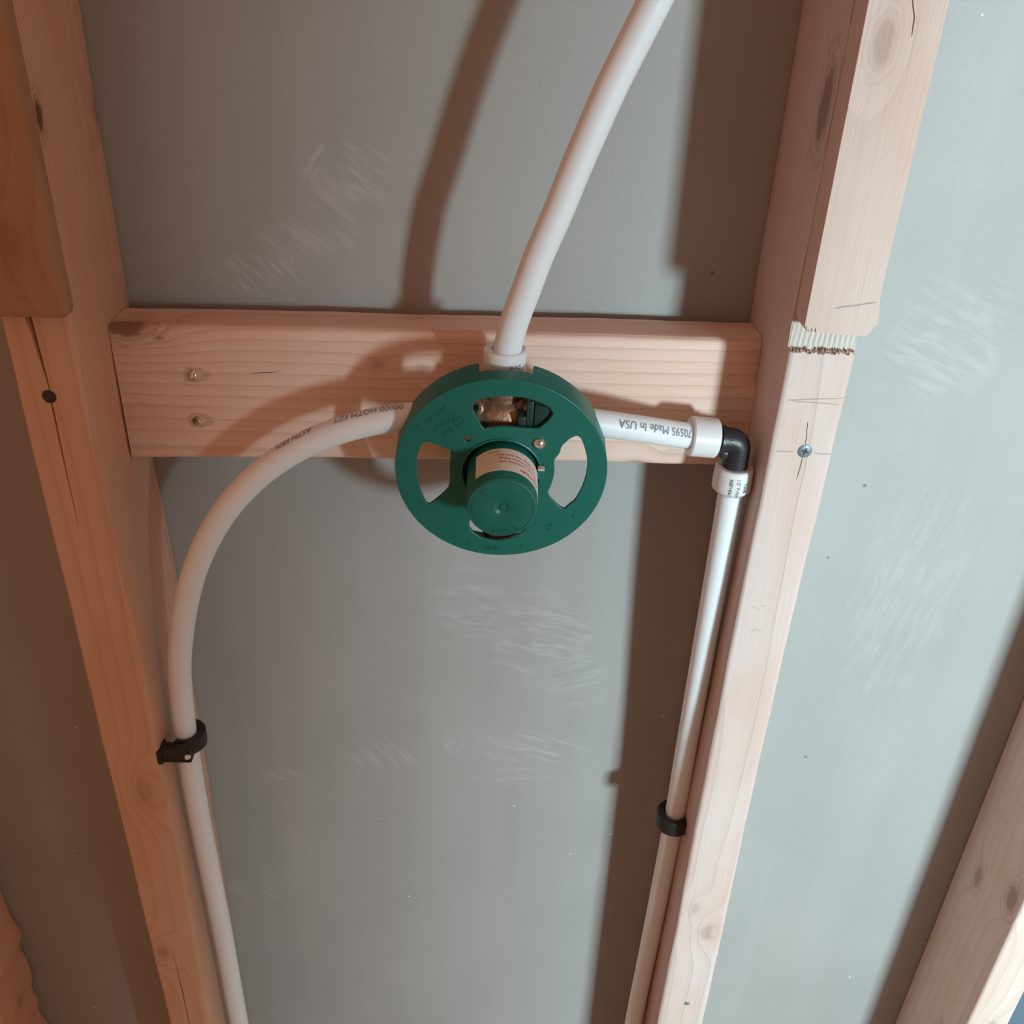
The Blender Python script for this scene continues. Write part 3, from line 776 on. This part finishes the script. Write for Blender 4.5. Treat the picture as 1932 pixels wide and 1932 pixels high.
# brass casting
def wl(name, prof, o, ax, mat, n=40, caps=True): return from_bm(name, lathe(prof, Vector(o), Vector(ax), n=n, caps=caps), mat, VALVE)
vb = Vector((.2345, -.080, 0))
wl('brass_body', [(-.115, .0), (-.115, .010), (-.100, .013), (-.088, .0155), (-.050, .0165), (-.040, .0155), (-.030, .0120), (-.024, .0112), (-.021, .0118), (-.020, .0125), (-.0165, .0125), (-.0155, .0098), (-.012, .0095), (-.012, 0)], vb, (0, 0, 1), M_brass)
gl('brass_bonnet', [(-.052, .0), (-.052, .0175), (-.040, .0185), (-.024, .0185), (-.022, .0200), (-.016, .0200), (-.0155, .0), ], 0, 0, M_brass, VALVE)
wl('brass_port', [(0, .0), (0, .0135), (.012, .0130), (.015, .0105), (.020, .0102), (.021, .0120), (.024, .0120), (.0245, .0098), (.030, .0095), (.030, 0)], (.2345, -.083, -.0336), (-1, 0, 0), M_brass)
wl('brass_port', [(0, .0), (0, .0135), (.012, .0130), (.015, .0105), (.020, .0102), (.021, .0120), (.024, .0120), (.0245, .0098), (.030, .0095), (.030, 0)], (.2345, -.083, -.0336), (1, 0, 0), M_brass)
for sx in (-1, 1):
    wl('brass_boss', [(0, .0052), (.010, .0050), (.011, .0040), (.011, .0025), (.009, .002), (.009, 0)], (.2345 + sx * .0135, -.083, -.028), (sx * .3, -1, .3), M_brass, 20)
wl('expansion_ring', ring_prof(.0168, .0122, .0079), (.2344, -.0800, -.0102), (.01, -.03, 1), M_collar, 48, False)
def topring(u, v, w):
    a = math.radians(30) - u / .0122
    return Vector((.2344 + math.sin(a) * .01232, -.0803 - math.cos(a) * .01232, -.0005 - v))
wrap_text('printing', 'SN 8', .0036, topring, M_inkdark, VALVE)
wl('expansion_ring', ring_prof(.016, .0118, .0079), (.2120, -.0845, -.0336), (-1, 0, 0), M_collar, 48, False)
wl('expansion_ring', ring_prof(.016, .0118, .0079), (.2570, -.0845, -.0336), (1, 0, 0), M_collar, 48, False)

# ------------------------------------------------------------------ unseen sheet added to block light; its slanted edge shades the left bays
def sheet():
    q = [(-.10, -1.2), (.886 + .17 * -1.2, -1.2), (.886 + .17 * .9, .9), (-.10, .9)]
    V = [(x, -1.105, z) for x, z in q] + [(x, -1.092, z) for x, z in q]
    F = [(0, 1, 2, 3), (7, 6, 5, 4), (0, 4, 5, 1), (1, 5, 6, 2), (2, 6, 7, 3), (3, 7, 4, 0)]
    o = obj('light_blocker', V, F, plain('blocker_surface', (.55, .52, .47), .9), org=(.4, -1.105, -1.2), smooth=False)
    tag(o, 'added light-blocking sheet with slanted edge, unseen behind the viewpoint', 'drywall sheet')
sheet()

# ------------------------------------------------------------------ blue-grey panel beyond the far right stud
bm = box_bm(.7100, 1.25, -.020, -.0005, -1.16, -.55, .002)
o = from_bm('backer_panel', bm, plain('blue_grey_board', (.12, .19, .26), .7, noise=.4, scale=200), org=(.98, -.01, -1.16))
tag(o, 'blue-grey panel just showing beyond the far right stud in the bottom right corner', 'panel')
